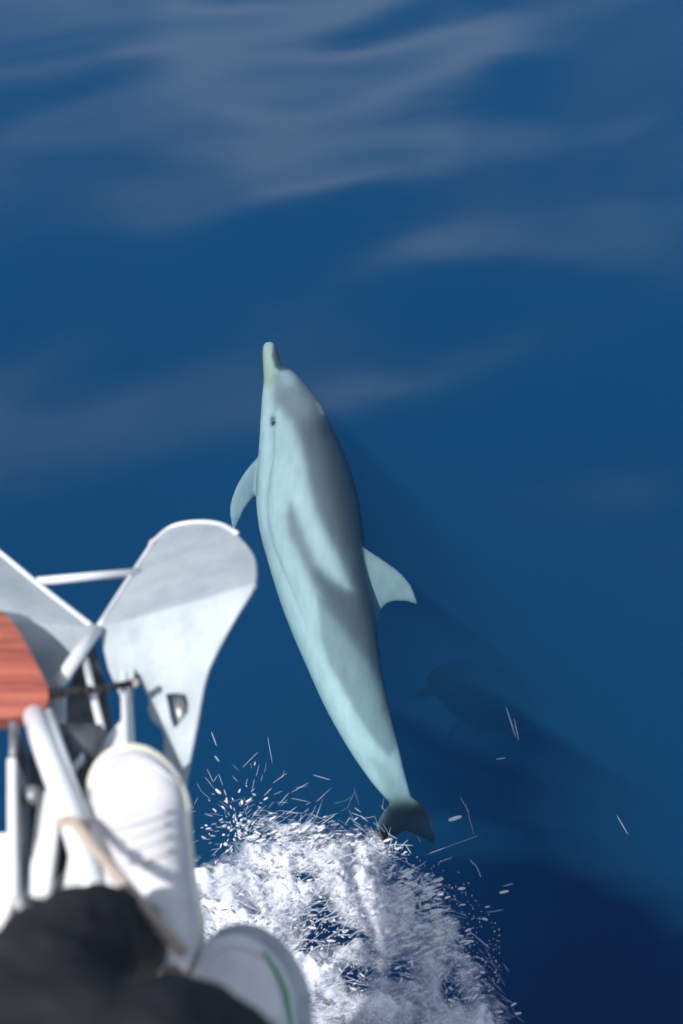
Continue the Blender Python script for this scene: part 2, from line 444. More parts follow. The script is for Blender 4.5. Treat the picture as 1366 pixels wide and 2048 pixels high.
# beak: dark above, yellowish below
put((0.13, 0.125, 0.12), soft(sdist([(546, 688), (543, 712), (549, 735), (560, 742), (600, 735), (570, 680)], P), 4))
put((0.52, 0.52, 0.36), soft(sdist([(500, 680), (543, 686), (541, 712), (548, 738), (552, 765), (540, 780), (515, 760)], P), 9) * 0.7)
# eye patch and the thin line running from it to the vent
put((0.30, 0.33, 0.36), soft(ldist([(552, 815), (546, 832)], P) - 1.5, 6) * 0.5)
put((0.10, 0.12, 0.14), soft(ldist([(545.5, 838), (545.5, 848)], P) - 5, 5) * 0.9)
put((0.27, 0.30, 0.30), soft(ldist([(548, 862), (549, 890), (547, 918), (541, 953), (536, 988), (537, 1040), (548, 1090), (567, 1138), (585, 1180), (602, 1222), (621, 1265), (632, 1293)], P) - 1.2, 5) * 0.62 * np.clip((1300 - P[:, 1]) / 170, 0, 1))
put((0.42, 0.45, 0.44), soft(ldist([(543, 930), (540, 970), (545, 1030)], P) - 2, 6) * 0.35)
# fins
dfin = sdist([(727, 1085), (760, 1105), (860, 1150), (860, 1230), (756, 1262), (748, 1225), (733, 1150)], P)
put((0.42, 0.44, 0.44), soft(dfin, 5))
put((0.22, 0.22, 0.22), soft(ldist([(728, 1090), (775, 1122), (812, 1152), (832, 1182), (838, 1210)], P) - 2, 7) * 0.6)
put((0.20, 0.21, 0.22), soft(ldist([(834, 1206), (812, 1202)], P) - 2, 14) * 0.5)
pf = sdist([(520, 900), (440, 960), (440, 1075), (480, 1075), (516, 990)], P)
put((0.47, 0.50, 0.51), soft(pf, 5))
put((0.22, 0.24, 0.25), soft(ldist([(470, 1062), (474, 1040)], P) - 5, 14) * 0.6)
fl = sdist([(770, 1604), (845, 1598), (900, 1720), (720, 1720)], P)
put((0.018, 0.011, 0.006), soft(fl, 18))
col = np.clip(col, 0, 1) ** 1.22 * np.array((0.82, 0.78, 0.82))
ca = dme.color_attributes.new('skin_pattern', 'FLOAT_COLOR', 'POINT')
ca.data.foreach_set('color', np.concatenate([col, np.ones((nv, 1))], 1).astype(np.float32).ravel())
m, nt, N, L, B = mat_base('dolphin_skin')
at = N.new('ShaderNodeAttribute'); at.attribute_name = 'skin_pattern'
ge = N.new('ShaderNodeNewGeometry')
nz = N.new('ShaderNodeTexNoise'); nz.inputs['Scale'].default_value = 11; nz.inputs['Detail'].default_value = 8; nz.inputs['Roughness'].default_value = 0.62
mpd = N.new('ShaderNodeMapping'); mpd.inputs['Rotation'].default_value = (0, 0, -0.2); mpd.inputs['Scale'].default_value = (2.6, 0.7, 2.0)
L.new(ge.outputs['Position'], mpd.inputs['Vector']); L.new(mpd.outputs['Vector'], nz.inputs['Vector'])
mr = N.new('ShaderNodeMapRange'); mr.inputs['From Min'].default_value = 0.3; mr.inputs['From Max'].default_value = 0.7; mr.inputs['To Min'].default_value = 0.86; mr.inputs['To Max'].default_value = 1.08
L.new(nz.outputs['Fac'], mr.inputs['Value'])
vm = N.new('ShaderNodeVectorMath'); vm.operation = 'SCALE'
L.new(at.outputs['Color'], vm.inputs[0]); L.new(mr.outputs['Result'], vm.inputs['Scale']); L.new(vm.outputs[0], B.inputs['Base Color'])
B.inputs['Roughness'].default_value = 0.6; B.inputs['Specular IOR Level'].default_value = 0.04
dol = empty('dolphin', cent[60])
tag(dol, 'grey and white dolphin swimming on its side just under the surface', 'dolphin')
body = link('body', dme, m, dol)
# eyes, one on each side of the head
for s in (-1, 1):
    ze = zc_at(546, 843, -.36)
    i = 38
    bm = bmesh.new(); bmesh.ops.create_uvsphere(bm, u_segments=16, v_segments=10, radius=0.010)
    best = min((v for v in dme.vertices if abs(PX(v.co)[0] - 545.5) < 3.5 and abs(PX(v.co)[1] - 844) < 3.5), key=lambda v: s * (v.co - CPOS).dot(FWD))
    bmesh.ops.translate(bm, vec=best.co + FWD * (0.007 * s), verts=bm.verts)
    bm_obj('eye', bm, M_EYE, dol, True)
# a second animal much deeper, going down and away
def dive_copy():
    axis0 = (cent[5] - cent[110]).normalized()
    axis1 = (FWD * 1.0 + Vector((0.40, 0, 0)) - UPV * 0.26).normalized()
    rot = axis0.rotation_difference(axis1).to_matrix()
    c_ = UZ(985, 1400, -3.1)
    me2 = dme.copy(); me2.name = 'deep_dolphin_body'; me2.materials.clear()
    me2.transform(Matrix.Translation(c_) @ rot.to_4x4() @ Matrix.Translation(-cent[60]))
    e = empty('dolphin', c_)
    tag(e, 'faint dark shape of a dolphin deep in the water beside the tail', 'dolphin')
    link('body', me2, mat_paint('shaded_dolphin_skin', (0.010, 0.012, 0.016), (0.025, 0.028, 0.034), 0.7, 8, 0, 0, 0.05), e)  # shade of the back put into the colour, evenly dark without the pattern
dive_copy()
# ------------------------------------------------------------------ boat
DECK = 1.88
boat = empty('boat', (-0.2, 0.2, 0))
tag(boat, 'white boat bow with steel bow roller and teak step over the water', 'boat')
def hull_outline(z, f):
    """half outline of the bow (starboard side) at height z, f shrinks it inwards"""
    tip = UZ(214, 1640, DECK)
    st = [tip, Vector((-0.255, 0.585, 0)), UZ(325, 1845, DECK), UZ(520, 2040, DECK), Vector((0.13, 0.12, 0)), Vector((0.45, -0.6, 0)), Vector((0.85, -1.8, 0)), Vector((1.1, -3.4, 0))]
    cx = tip.x
    out = []
    for p in st:
        h = (p.x - cx)
        yy = p.y - (1 - f) * 0.85 * max(0, 1 - (tip.y - p.y) / 4)
        out.append(Vector((cx + h * (0.35 + 0.65 * f), yy, z)))
    return out, cx
levels = [(DECK, 1.0), (DECK - 0.06, 0.985), (1.2, 0.72), (0.6, 0.5), (0.0, 0.32), (-0.5, 0.15)]
rows = []
for z, f in levels:
    st, cx = hull_outline(z, f)
    left = [Vector((2 * cx - p.x, p.y, p.z)) for p in st[1:]][::-1]
    rows.append(left + st)
vs, fs = [], []
n = len(rows[0])
for r in rows: vs += r
for j in range(len(rows) - 1):
    for i in range(n - 1):
        a = j * n + i
        fs.append((a, a + 1, a + n + 1, a + n))
fs.append(tuple((len(rows) - 1) * n + i for i in range(n)))
hull = pydata('hull', vs, fs, M_GEL, boat, False)
d0, _ = hull_outline(DECK, 0.985)
dl = [Vector((2 * cx - p.x, p.y, p.z)) for p in d0[1:]][::-1]
slab('deck', [p + Vector((0, 0, -0.012)) for p in dl + d0], Vector((0, 0, 0.010)), mat_paint('deck_paint', (0.62, 0.62, 0.61), (0.74, 0.74, 0.73), 0.7, 40, 0.4), boat)
# white bulwark block beside the roller
a, b = UZ(-260, 1662, 1.90), UZ(47, 1662, 1.90)
slab('bulwark', [a, b, b + Vector((0.0, -0.34, 0)), a + Vector((0, -0.34, 0))], Vector((0, 0, -0.05)), M_GEL, boat, 0.006)

# bow roller: two cheek plates, floor, roller and pin
def vplate(name, p0, p1, h, t, mat, parent, top_cut=0.0):
    d = (p1 - p0).normalized(); s = Vector((d.y, -d.x, 0)) * t
    pts = [p0, p1, p1 - Vector((0, 0, h)), p0 - Vector((0, 0, h - top_cut))]
    return slab(name, pts, s, mat, parent, 0.0025)
fl = [UZ(60, 1500, 1.865), UZ(230, 1500, 1.865), UZ(250, 1800, 1.865), UZ(60, 1800, 1.865)]
roller = slab('bow_roller', fl, Vector((0, 0, -0.008)), M_DARK, boat)
vplate('cheek_plate', UZ(31, 1512, 1.93), UZ(34, 1790, 1.93), 0.09, 0.0105, M_TUBE, roller)
vplate('cheek_plate', UZ(31, 1440, 1.925), UZ(31, 1508, 1.925), 0.09, 0.008, M_STEEL, roller)
vplate('cheek_plate', UZ(252, 1337, 1.79), UZ(256, 1520, 1.86), 0.10, 0.0085, M_TUBE, roller, 0.03)
# broad light bar lying in the channel, its neighbours and a slanting rib
box('channel_bar', (UZ(94, 1590, 1.895) + UZ(94, 1790, 1.895)) / 2, (0.027, 0.125, 0.02), M_TUBE, roller, 0.003)
box('channel_bar', (UZ(148, 1700, 1.885) + UZ(148, 1790, 1.885)) / 2, (0.016, 0.05, 0.016), M_TUBE, roller, 0.003)
tube('rib', [UZ(60, 1785, 1.90), UZ(84, 1580, 1.905)], 0.0035, M_STEEL, roller, 8)
slab('gusset', [UZ(196, 1500, 1.842), UZ(205, 1480, 1.836), UZ(256, 1424, 1.815), UZ(258, 1520, 1.85), UZ(200, 1530, 1.852)], Vector((0, 0, -0.006)), M_TUBE, roller, 0.002)
slab('gusset', [UZ(139, 1532, 1.88), UZ(166, 1502, 1.88), UZ(170, 1520, 1.88), UZ(146, 1548, 1.88)], Vector((0, 0, -0.006)), M_TUBE, roller, 0.002)
p0, p1 = UZ(52, 1590, 1.90), UZ(80, 1592, 1.90)
tube('pin', [p0, p1], 0.012, M_STEEL, roller)
tube('roller', [UZ(110, 1500, 1.845), UZ(200, 1500, 1.845)], [0.032, 0.032], M_DARK, roller, 24)

# pulpit: white tubes carrying the teak step and the seat
tA = [UZ(64, 1415, 1.815), UZ(84, 1480, 1.91), UZ(150, 1660, 1.95), UZ(185, 1790, 1.955), UZ(205, 1880, 1.87)]
pulpit = tube('pulpit', catmull(tA, 20) and [Vector(p) for p in catmull([tuple(p) for p in tA], 24)], 0.0145, M_TUBE, boat, 18)
tB = [UZ(88, 1412, 1.815), UZ(110, 1480, 1.905), UZ(172, 1660, 1.94), UZ(238, 1810, 1.945), UZ(260, 1890, 1.87)]
tube('tube', [Vector(p) for p in catmull([tuple(p) for p in tB], 24)], 0.009, M_TUBE, pulpit, 16)
st = [(-300, 1190), (-60, 1198), (0, 1222), (20, 1238), (42, 1268), (62, 1305), (80, 1340), (93, 1366), (97, 1385), (95, 1404), (87, 1420), (72, 1428), (40, 1432), (0, 1437), (-300, 1455)]
stp = [Vector(p) for p in catmull([tuple(UZ(x, y, 1.86)) for x, y in st], 60)]
step = slab('step', stp, Vector((0, 0, -0.028)), M_TEAK, pulpit, 0.007)
seat = slab('seat', [Vector((-0.5, -0.42, 2.35)), Vector((0.18, -0.42, 2.35)), Vector((0.18, -0.02, 2.35)), Vector((-0.5, -0.02, 2.35))], Vector((0, 0, -0.03)), M_TEAK, pulpit, 0.008)
for x, y in ((-0.42, -0.06), (0.1, -0.06), (-0.42, -0.38), (0.1, -0.38)):
    tube('tube', [Vector((x, y, 2.325)), Vector((x, y, DECK - 0.01))], 0.0145, M_TUBE, pulpit)
tube('tube', [Vector(p) for p in catmull([tuple(UZ(-290, 1420, 1.83)), (-0.72, 0.1, 2.3), (-0.62, -0.3, 2.335), (-0.42, -0.38, 2.30)], 16)], 0.0145, M_TUBE, pulpit)

# ------------------------------------------------------------------ anchor stowed on the roller
anchor = empty('anchor', UZ(190, 1270, 1.75))
tag(anchor, 'white painted plough anchor with two folded flukes stowed on the bow roller', 'anchor')
def plate(name, outer, holes, n, t, mat, parent, bw=0.0015):
    bm = bmesh.new()
    loops = [outer] + holes
    for lp in loops:
        v = [bm.verts.new(p) for p in lp]
        for i in range(len(v)): bm.edges.new((v[i], v[(i + 1) % len(v)]))
    bmesh.ops.triangle_fill(bm, edges=bm.edges[:], use_beauty=True, use_dissolve=False)
    for f in bm.faces:
        if f.normal.dot(n) < 0: f.normal_flip()
    top = bm.faces[:]
    r = bmesh.ops.extrude_face_region(bm, geom=top)
    vs = [g for g in r['geom'] if isinstance(g, bmesh.types.BMVert)]
    bmesh.ops.translate(bm, vec=-n * t, verts=vs)
    o = bm_obj(name, bm, mat, parent)
    if bw: bevel(o, bw, 2)
    return o
def fluke(fold_a, fold_b, low, up, holes, n_low, bend, p0, rimpts):
    nl = Vector(n_low).normalized()
    lowP = [UP(x, y, p0, nl) for x, y in [fold_a, fold_b] + low]
    A, Bp = lowP[0], lowP[1]
    ax = (Bp - A).normalized()
    nu = Matrix.Rotation(bend, 3, ax) @ nl
    upP = [UP(x, y, A, nu) for x, y in [fold_b] + up + [fold_a]]
    f = plate('fluke', lowP, [[UP(x, y, p0, nl) for x, y in h] for h in holes], nl, 0.007, M_WHITE, anchor)
    w = plate('fluke_wing', upP, [], nu, 0.007, M_WHITE, f)
    rp = [Vector(p) for p in catmull([tuple(UP(x, y, A, nu)) for x, y in rimpts], 40)]
    tube('rim', rp, 0.0042, M_TUBE, f, 10)
    return f, A, Bp, nl, nu
p0 = UZ(190, 1262, 1.76)
def sm(pts, n): return [tuple(p) for p in catmull(pts, n)]
upR = sm([(510, 1166), (512.5, 1142), (509, 1114), (494, 1090), (472, 1068), (440, 1052), (395, 1047), (345, 1056), (312, 1081), (290, 1112)], 46)[1:] + [(240, 1188)]
fr, AR, BR, nlR, nuR = fluke((196, 1257), (510, 1168),
    [(501, 1190), (478, 1225), (455, 1265), (434, 1304), (418, 1338), (408, 1372), (396, 1440), (384, 1500), (372, 1560), (358, 1640), (346, 1720), (322, 1720), (325, 1600), (327, 1475), (322, 1458), (302, 1441), (294, 1420), (297, 1400), (283, 1368), (270, 1338), (264, 1400), (240, 1395), (216, 1340)],
    upR, [[(331, 1388), (350, 1387), (370, 1389), (375, 1405), (375, 1424), (362, 1442), (348, 1456), (341, 1436)]],
    (-0.28, -0.38, 0.88), math.radians(-52), p0,
    [(199, 1251), (240, 1186), (290, 1110), (312, 1079), (346, 1053), (395, 1044.5), (440, 1049), (474, 1067)])
upL = sm([(-150, 1226), (-165, 1180), (-160, 1120), (-130, 1075), (-90, 1055), (-45, 1075), (0, 1110)], 30)[1:] + [(90, 1184)]
flk, AL, BL, nlL, nuL = fluke((184, 1255), (-150, 1228), [(-140, 1260), (-60, 1330), (40, 1374), (108, 1374)], upL, [],
    (0.28, -0.38, 0.88), math.radians(52), p0, [(181, 1251), (90, 1180), (0, 1106), (-45, 1071), (-90, 1051)])
tube('crown_bar', [UZ(191, 1258, 1.775), UZ(114, 1372, 1.80)], 0.0095, M_TUBE, anchor, 16)
slab('web_plate', [UZ(102, 1376, 1.79), UZ(131, 1378, 1.79), UZ(131, 1500, 1.80), UZ(118, 1500, 1.80)], Vector((0, 0, -0.012)), M_WHITE, anchor, 0.003)
bS, bE = UP(74, 1163, AL, nuL), UP(276, 1144, AR, nuR)
tube('spreader_bar', [bS, bE], 0.0068, M_TUBE, anchor)
# dark shank running aft down the channel, with a light rod beside it
shk = slab('shank', [UZ(188, 1288, 1.70), UZ(150, 1335, 1.70), UZ(133, 1400, 1.71), UZ(133, 1520, 1.78), UZ(190, 1540, 1.78), UZ(222, 1440, 1.71), UZ(206, 1350, 1.70)], Vector((0, 0, -0.02)), M_DARK, anchor, 0.003)
tube('rod', [UZ(170, 1318, 1.775), UZ(186, 1390, 1.79), UZ(206, 1470, 1.82)], 0.0052, M_TUBE, anchor, 12)
slab('lug', [UP(289, 1112, AR, nuR), UP(297, 1080, AR, nuR), UP(314, 1072, AR, nuR), UP(322, 1080, AR, nuR)], nuR * -0.018, M_RUST, fr, 0.003)
# round shackle under the slot in the fluke
c0 = UP(340, 1385, p0, nlR) - nlR * 0.025; c1 = UP(352, 1460, p0, nlR) - nlR * 0.025
tube('shackle', [c0, c1], 0.010, M_STEEL, anchor, 14)
slab('shackle_plate', [UP(x, y, p0, nlR) - nlR * 0.05 for x, y in ((324, 1380), (366, 1380), (366, 1440), (345, 1462), (328, 1462))], -nlR * 0.006, M_DARK, anchor)

# ------------------------------------------------------------------ cord and rope
cpts = [UZ(86, 1390, 1.85), UZ(110, 1386, 1.848), UZ(150, 1383, 1.846), UZ(200, 1379, 1.84), UZ(240, 1371, 1.825), UZ(266, 1366, 1.815)]
cp = catmull([tuple(p) for p in cpts], 60)
cord = tube('lashing_cord', [Vector(p) + Vector((0, 0.0012 * math.sin(i * 2.1), 0.0015 * math.cos(i * 1.7))) for i, p in enumerate(cp)],
            [0.0062 + 0.0016 * math.sin(i * 1.3) - 0.0025 * i / 60 for i in range(60)], M_CORD, None, 10)
tag(cord, 'black cord stretched from the teak step to the bow roller', 'cord')
bm = bmesh.new(); bmesh.ops.create_icosphere(bm, subdivisions=2, radius=0.0062)
bmesh.ops.translate(bm, vec=UZ(270, 1366, 1.812), verts=bm.verts)
bm_obj('bead', bm, M_ROPE, cord, True)
rpts = [UZ(152, 1648, 1.975), UZ(180, 1682, 2.0), UZ(232, 1745, 2.06), UZ(290, 1815, 2.10), UZ(338, 1872, 2.14), UZ(366, 1902, 2.16)]
rp = [Vector(p) for p in catmull([tuple(p) for p in rpts], 160)]
rope = empty('rope', rp[0])
tag(rope, 'thin beige rope tied to the white tube and crossing the pointed white shoe', 'rope')
for k in range(3):
    pts = []
    for i, p in enumerate(rp):
        t = (rp[min(i + 1, 159)] - rp[max(i - 1, 0)]).normalized()
        n1 = t.cross(Vector((0, 0, 1))).normalized(); n2 = t.cross(n1)
        a = i * 0.55 + k * 2 * math.pi / 3
        pts.append(p + (n1 * math.cos(a) + n2 * math.sin(a)) * 0.0030)
    tube('strand', pts, 0.0034, M_ROPE, rope, 8)
kn = []
for i in range(40):
    a = i / 39 * 4 * math.pi
    kn.append(UZ(148, 1652, 1.95) + Vector((0.017 * math.cos(a), 0.003 * (i / 39 - .5) * 4, 0.017 * math.sin(a))))
tube('knot', kn, 0.003, M_ROPE, rope, 8)

# ------------------------------------------------------------------ person on the pulpit seat
def skin_mesh(name, joints, edges, mat, parent, root=0, sub=2, flat=None):
    """joints: list of (pos, radius or (rx, ry)); edges: index pairs"""
    me = bpy.data.meshes.new(name)
    me.from_pydata([tuple(p) for p, r in joints], edges, []); me.update()
    o = bpy.data.objects.new(name + '_tmp', me); COL.objects.link(o)
    sk = o.modifiers.new('skin', 'SKIN'); sk.use_smooth_shade = True
    if not me.skin_vertices:
        bpy.context.view_layer.objects.active = o
    sv = me.skin_vertices[0].data
    for i, (p, r) in enumerate(joints):
        sv[i].radius = r if isinstance(r, tuple) else (r, r)
        sv[i].use_root = (i == root)
    ss = o.modifiers.new('sub', 'SUBSURF'); ss.levels = sub; ss.render_levels = sub
    dg = bpy.context.evaluated_depsgraph_get()
    out = bpy.data.meshes.new_from_object(o.evaluated_get(dg))
    bpy.data.objects.remove(o)
    out.name = name; out.materials.clear()
    return link(name, out, mat, parent)
person = empty('person', (-0.15, 0.1, DECK))
tag(person, 'seated person in black trousers and white shoes with feet on the bow', 'person')
def shoe_frame(toe_px, aft_px, z=DECK + 0.002):
    T = UZ(*toe_px, z + 0.03); M_ = UZ(*aft_px, z + 0.03)
    f = T - M_; f.z = 0; f.normalize()
    s = Vector((f.y, -f.x, 0))
    heel = T - f * 0.285; heel.z = z
    return heel, f, s
def make_shoe(toe_px, aft_px, sole_mat, stripe=None, wscale=1.0, flare=0.004, shift=0.0):
    heel, f, s = shoe_frame(toe_px, aft_px)
    Z = Vector((0, 0, 1))
    prof = [(0.0, .012), (.01, .022), (.03, .030), (.07, .035), (.12, .036), (.17, .043), (.20, .050), (.225, .048), (.245, .043), (.262, .035), (.274, .025), (.282, .013), (.285, .004)]
    ts = [p[0] for p in prof]; ws = [p[1] * wscale for p in prof]
    def W(y): return float(np.interp(y, ts, ws))
    def topz(y): return float(np.interp(y, [0, .05, .10, .14, .18, .22, .25, .27, .285], [.085, .085, .092, .085, .066, .056, .050, .040, .024]))
    yy = [0.285 * (0.5 - 0.5 * math.cos(math.pi * i / 40)) for i in range(41)]
    def bend(y): return 0.006 * math.sin(math.pi * y / 0.285)
    # sole
    bm = bmesh.new(); rings = []
    for lev, (zz, ex) in enumerate([(0.0, flare * .3), (0.006, flare), (0.024, flare), (0.029, flare * .4)]):
        ring = []
        for y in yy: ring.append(heel + f * (y + (ex if y > .14 else -ex) * abs(y - .14) / .14) + s * (W(y) + ex + shift + bend(y)) + Z * (zz + (0.008 * max(0, (y - .2) / .085) ** 2)))
        for y in reversed(yy): ring.append(heel + f * (y + (ex if y > .14 else -ex) * abs(y - .14) / .14) + s * (-(W(y) + ex) + shift + bend(y)) + Z * (zz + (0.008 * max(0, (y - .2) / .085) ** 2)))
        rings.append([bm.verts.new(p) for p in ring])
    m = len(rings[0])
    for j in range(3):
        for k in range(m): bm.faces.new((rings[j][k], rings[j][(k + 1) % m], rings[j + 1][(k + 1) % m], rings[j + 1][k]))
    bm.faces.new(rings[0]); bm.faces.new(rings[-1])
    sole = bm_obj('sole', bm, sole_mat, None, True)
    # upper
    bm = bmesh.new(); rings = []
    NA = 24
    for y in yy:
        ring = []
        w, h = W(y) * 0.985, topz(y) - 0.018
        sq = 0.62 if y > .16 else 0.8
        for k in range(NA + 1):
            a = math.pi * k / NA
            ca, sa = math.cos(a), math.sin(a)
            px = w * math.copysign(abs(ca) ** sq, ca)
            pz = 0.018 + h * abs(sa) ** (0.75)
            # toe cap step and creases where the foot bends
            crease = 0.0022 * math.exp(-((y - .198) / .006) ** 2) + 0.0018 * math.exp(-((y - .18) / .005) ** 2)
            pz -= crease * sa
            px *= (1 + 0.02 * math.sin(y * 60))
            ring.append(bm.verts.new(heel + f * y * 0.995 + s * (px + bend(y)) + Z * (pz + 0.008 * max(0, (y - .2) / .085) ** 2)))
        rings.append(ring)
    for i in range(len(rings) - 1):
        for k in range(NA): bm.faces.new((rings[i][k], rings[i][k + 1], rings[i + 1][k + 1], rings[i + 1][k]))
    up = bm_obj('shoe', bm, M_SHOE, person, True)
    sole.parent = up
    # stitched toe cap seam and the edge of the tongue
    def onshoe(y, a, lift=0.0):
        w, h = W(y) * 0.985, topz(y) - 0.018
        sq = 0.62 if y > .16 else 0.8
        ca, sa = math.cos(a), math.sin(a)
        return heel + f * y * 0.995 + s * (w * math.copysign(abs(ca) ** sq, ca) + bend(y)) + Z * (0.018 + (h + lift) * abs(sa) ** .75 + lift + 0.008 * max(0, (y - .2) / .085) ** 2)
    seam = [onshoe(.262 - .05 * (abs(math.cos(a)) ** 1.5), a, 0.0006) for a in np.linspace(0.25, math.pi - 0.25, 40)]
    tube('seam', seam, 0.0014, M_SHOE, up, 6)
    for q in range(4):
        y = .172 - q * .018
        lace = [onshoe(y + .004 * math.sin(3 * a), a, 0.003) for a in np.linspace(1.05, math.pi - 1.05, 12)]
        tube('lace', lace, 0.003, M_SHOE, up, 8)
    if stripe:
        vs, fs = [], []
        pr = stripe
        m = len(pr)
        for y, a in pr:
            vs += [onshoe(y, a - 0.075, .0012), onshoe(y, a + 0.075, .0012)]
        for i in range(m - 1): fs.append((2 * i, 2 * i + 1, 2 * i + 3, 2 * i + 2))
        so = pydata('stripe', vs, fs, M_GREEN, up)
        so.modifiers.new('solid', 'SOLIDIFY').thickness = 0.001
    return heel, f, s
h1, f1, s1 = make_shoe((240, 1499), (310, 1800), M_CREAM, None, 1.1, 0.005)
h2, f2, s2 = make_shoe((440, 1866), (492, 2060), M_GREYSOLE, [(y, 0.75 + 2.2 * (y - .2) ** 1) for y in np.linspace(.05, .245, 26)], 1.1, 0.004, 0.012)
A1 = h1 + f1 * 0.035 + Vector((-0.035, -0.01, 0)); A2 = h2 + f2 * 0.06
K1 = U(20, 2040, .86); K2 = U(240, 2092, .85)
P0 = Vector((-0.155, -0.17, 2.44))
J = [(P0, (0.13, 0.12)), (Vector((-0.245, -0.13, 2.43)), 0.10), (Vector((-0.065, -0.13, 2.43)), 0.10),
     (Vector((-0.235, 0.06, 2.425)), 0.088), (Vector((-0.105, 0.05, 2.42)), 0.088),
     (K1 + Vector((0, -0.03, 0.0)), 0.068), (K2 + Vector((0, -0.03, 0.0)), 0.074),
     (K1.lerp(A1, .12) + Vector((0, 0.012, 0)), 0.062), (K2.lerp(A2, .12) + Vector((0, 0.012, 0)), 0.070),
     (K1.lerp(A1 + Vector((0, 0, .22)), .5), 0.056), (K2.lerp(A2 + Vector((0, 0, .22)), .5), 0.068),
     (A1 + Vector((0, 0, .10)), 0.048), (A2 + Vector((0, 0, .10)), 0.062),
     (A1 + Vector((0, 0, .055)), 0.048), (A2 + Vector((0, 0, .055)), 0.062)]
E = [(0, 1), (0, 2), (1, 3), (2, 4), (3, 5), (4, 6), (5, 7), (6, 8), (7, 9), (8, 10), (9, 11), (10, 12), (11, 13), (12, 14)]
tr = skin_mesh('trousers', J, E, M_CLOTH, person, 0, 3)
bm = bmesh.new(); bm.from_mesh(tr.data)
tube_mesh(bm, [K1 + Vector((0, -.03, -.005)), K1.lerp(K2, .5) + Vector((0, -.02, -.005)), K2 + Vector((0, -.03, -.005))], 0.062, 20)
tube_mesh(bm, [Vector((-0.235, 0.06, 2.42)), Vector((-0.17, 0.055, 2.42)), Vector((-0.105, 0.05, 2.415))], 0.075, 20)
bm.to_mesh(tr.data); bm.free()
q_ = tr.modifiers.new('remesh', 'REMESH'); q_.mode = 'VOXEL'; q_.voxel_size = 0.008; q_.use_smooth_shade = True
q_ = tr.modifiers.new('smooth', 'SMOOTH'); q_.factor = 0.5; q_.iterations = 22
tx = bpy.data.textures.new('folds', 'CLOUDS'); tx.noise_scale = 0.06; tx.noise_depth = 2
dm = tr.modifiers.new('folds', 'DISPLACE'); dm.texture = tx; dm.strength = 0.022; dm.texture_coords = 'GLOBAL'
SH = Vector((-0.10, -0.20, 2.93))
J = [(P0 + Vector((0, 0, .02)), (0.145, 0.12)), (Vector((-0.14, -0.19, 2.66)), (0.15, 0.115)), (SH, (0.15, 0.11)), (Vector((-0.06, -0.17, 3.06)), 0.065), (Vector((-0.045, -0.155, 3.11)), 0.06),
     (SH + Vector((-0.17, 0, .06)), 0.07), (SH + Vector((0.17, 0, .06)), 0.07), (Vector((-0.36, -0.16, 2.70)), 0.055), (Vector((0.16, -0.18, 2.70)), 0.055),
     (Vector((-0.27, 0.0, 2.555)), 0.042), (Vector((0.0, -0.02, 2.555)), 0.042)]
E = [(0, 1), (1, 2), (2, 3), (3, 4), (2, 5), (2, 6), (5, 7), (6, 8), (7, 9), (8, 10)]
skin_mesh('jacket', J, E, M_JACKET, person, 0, 2)
HC = Vector((-0.03, -0.15, 3.265))
hf = Vector((0.05, 0.8, -0.6)).normalized(); hs = hf.cross(Vector((0, 0, 1))).normalized(); hu = hs.cross(hf)
bm = bmesh.new(); bmesh.ops.create_uvsphere(bm, u_segments=32, v_segments=24, radius=1)
def headp(v, g=1.0):
    x, y, z = v
    w = 0.076 * (1 - 0.18 * max(0, -z)); d = 0.094 * (1 - 0.10 * max(0, -z))
    ex = 0.012 * math.exp(-((x / .22) ** 2 + ((z + .12) / .2) ** 2)) * max(0, y)       # nose
    ex -= 0.007 * math.exp(-(((abs(x) - .38) / .18) ** 2 + ((z - .05) / .14) ** 2)) * max(0, y)  # eye sockets
    ex += 0.003 * math.exp(-((x / .3) ** 2 + ((z + .48) / .08) ** 2)) * max(0, y)        # lips
    return HC + (hs * x * w + hf * (y * d + ex) + hu * z * 0.112) * g
for v in bm.verts: v.co = headp(v.co)
tube_mesh(bm, [HC - hu * .09 - hf * .02, Vector((-0.045, -0.16, 3.08))], 0.05)
for q in (-1, 1):
    for i in range(1):
        r = bmesh.ops.create_uvsphere(bm, u_segments=10, v_segments=8, radius=0.02)
        for v in r['verts']: v.co = HC + hs * q * 0.078 + hs * v.co.x * .35 + hf * v.co.y * .8 + hu * v.co.z * 1.4
head = bm_obj('head', bm, M_SKIN, person, True)
bm = bmesh.new(); bmesh.ops.create_uvsphere(bm, u_segments=32, v_segments=24, radius=1)
for v in list(bm.verts):
    if v.co.z < -0.25 or (v.co.y > 0.45 and v.co.z < 0.5): bm.verts.remove(v)
for v in bm.verts: v.co = headp(v.co, 1.10) + Vector((0, -0.004, 0.003)) * (1 + math.sin(v.co.x * 40))
bm_obj('hair', bm, M_HAIR, head, True)
for q in (-1, 1):
    bm = bmesh.new(); bmesh.ops.create_uvsphere(bm, u_segments=10, v_segments=8, radius=0.009)
    bmesh.ops.translate(bm, vec=headp((q * .38, .90, .05)) - hf * 0.002, verts=bm.verts); bm_obj('eye', bm, M_EYE, head, True)
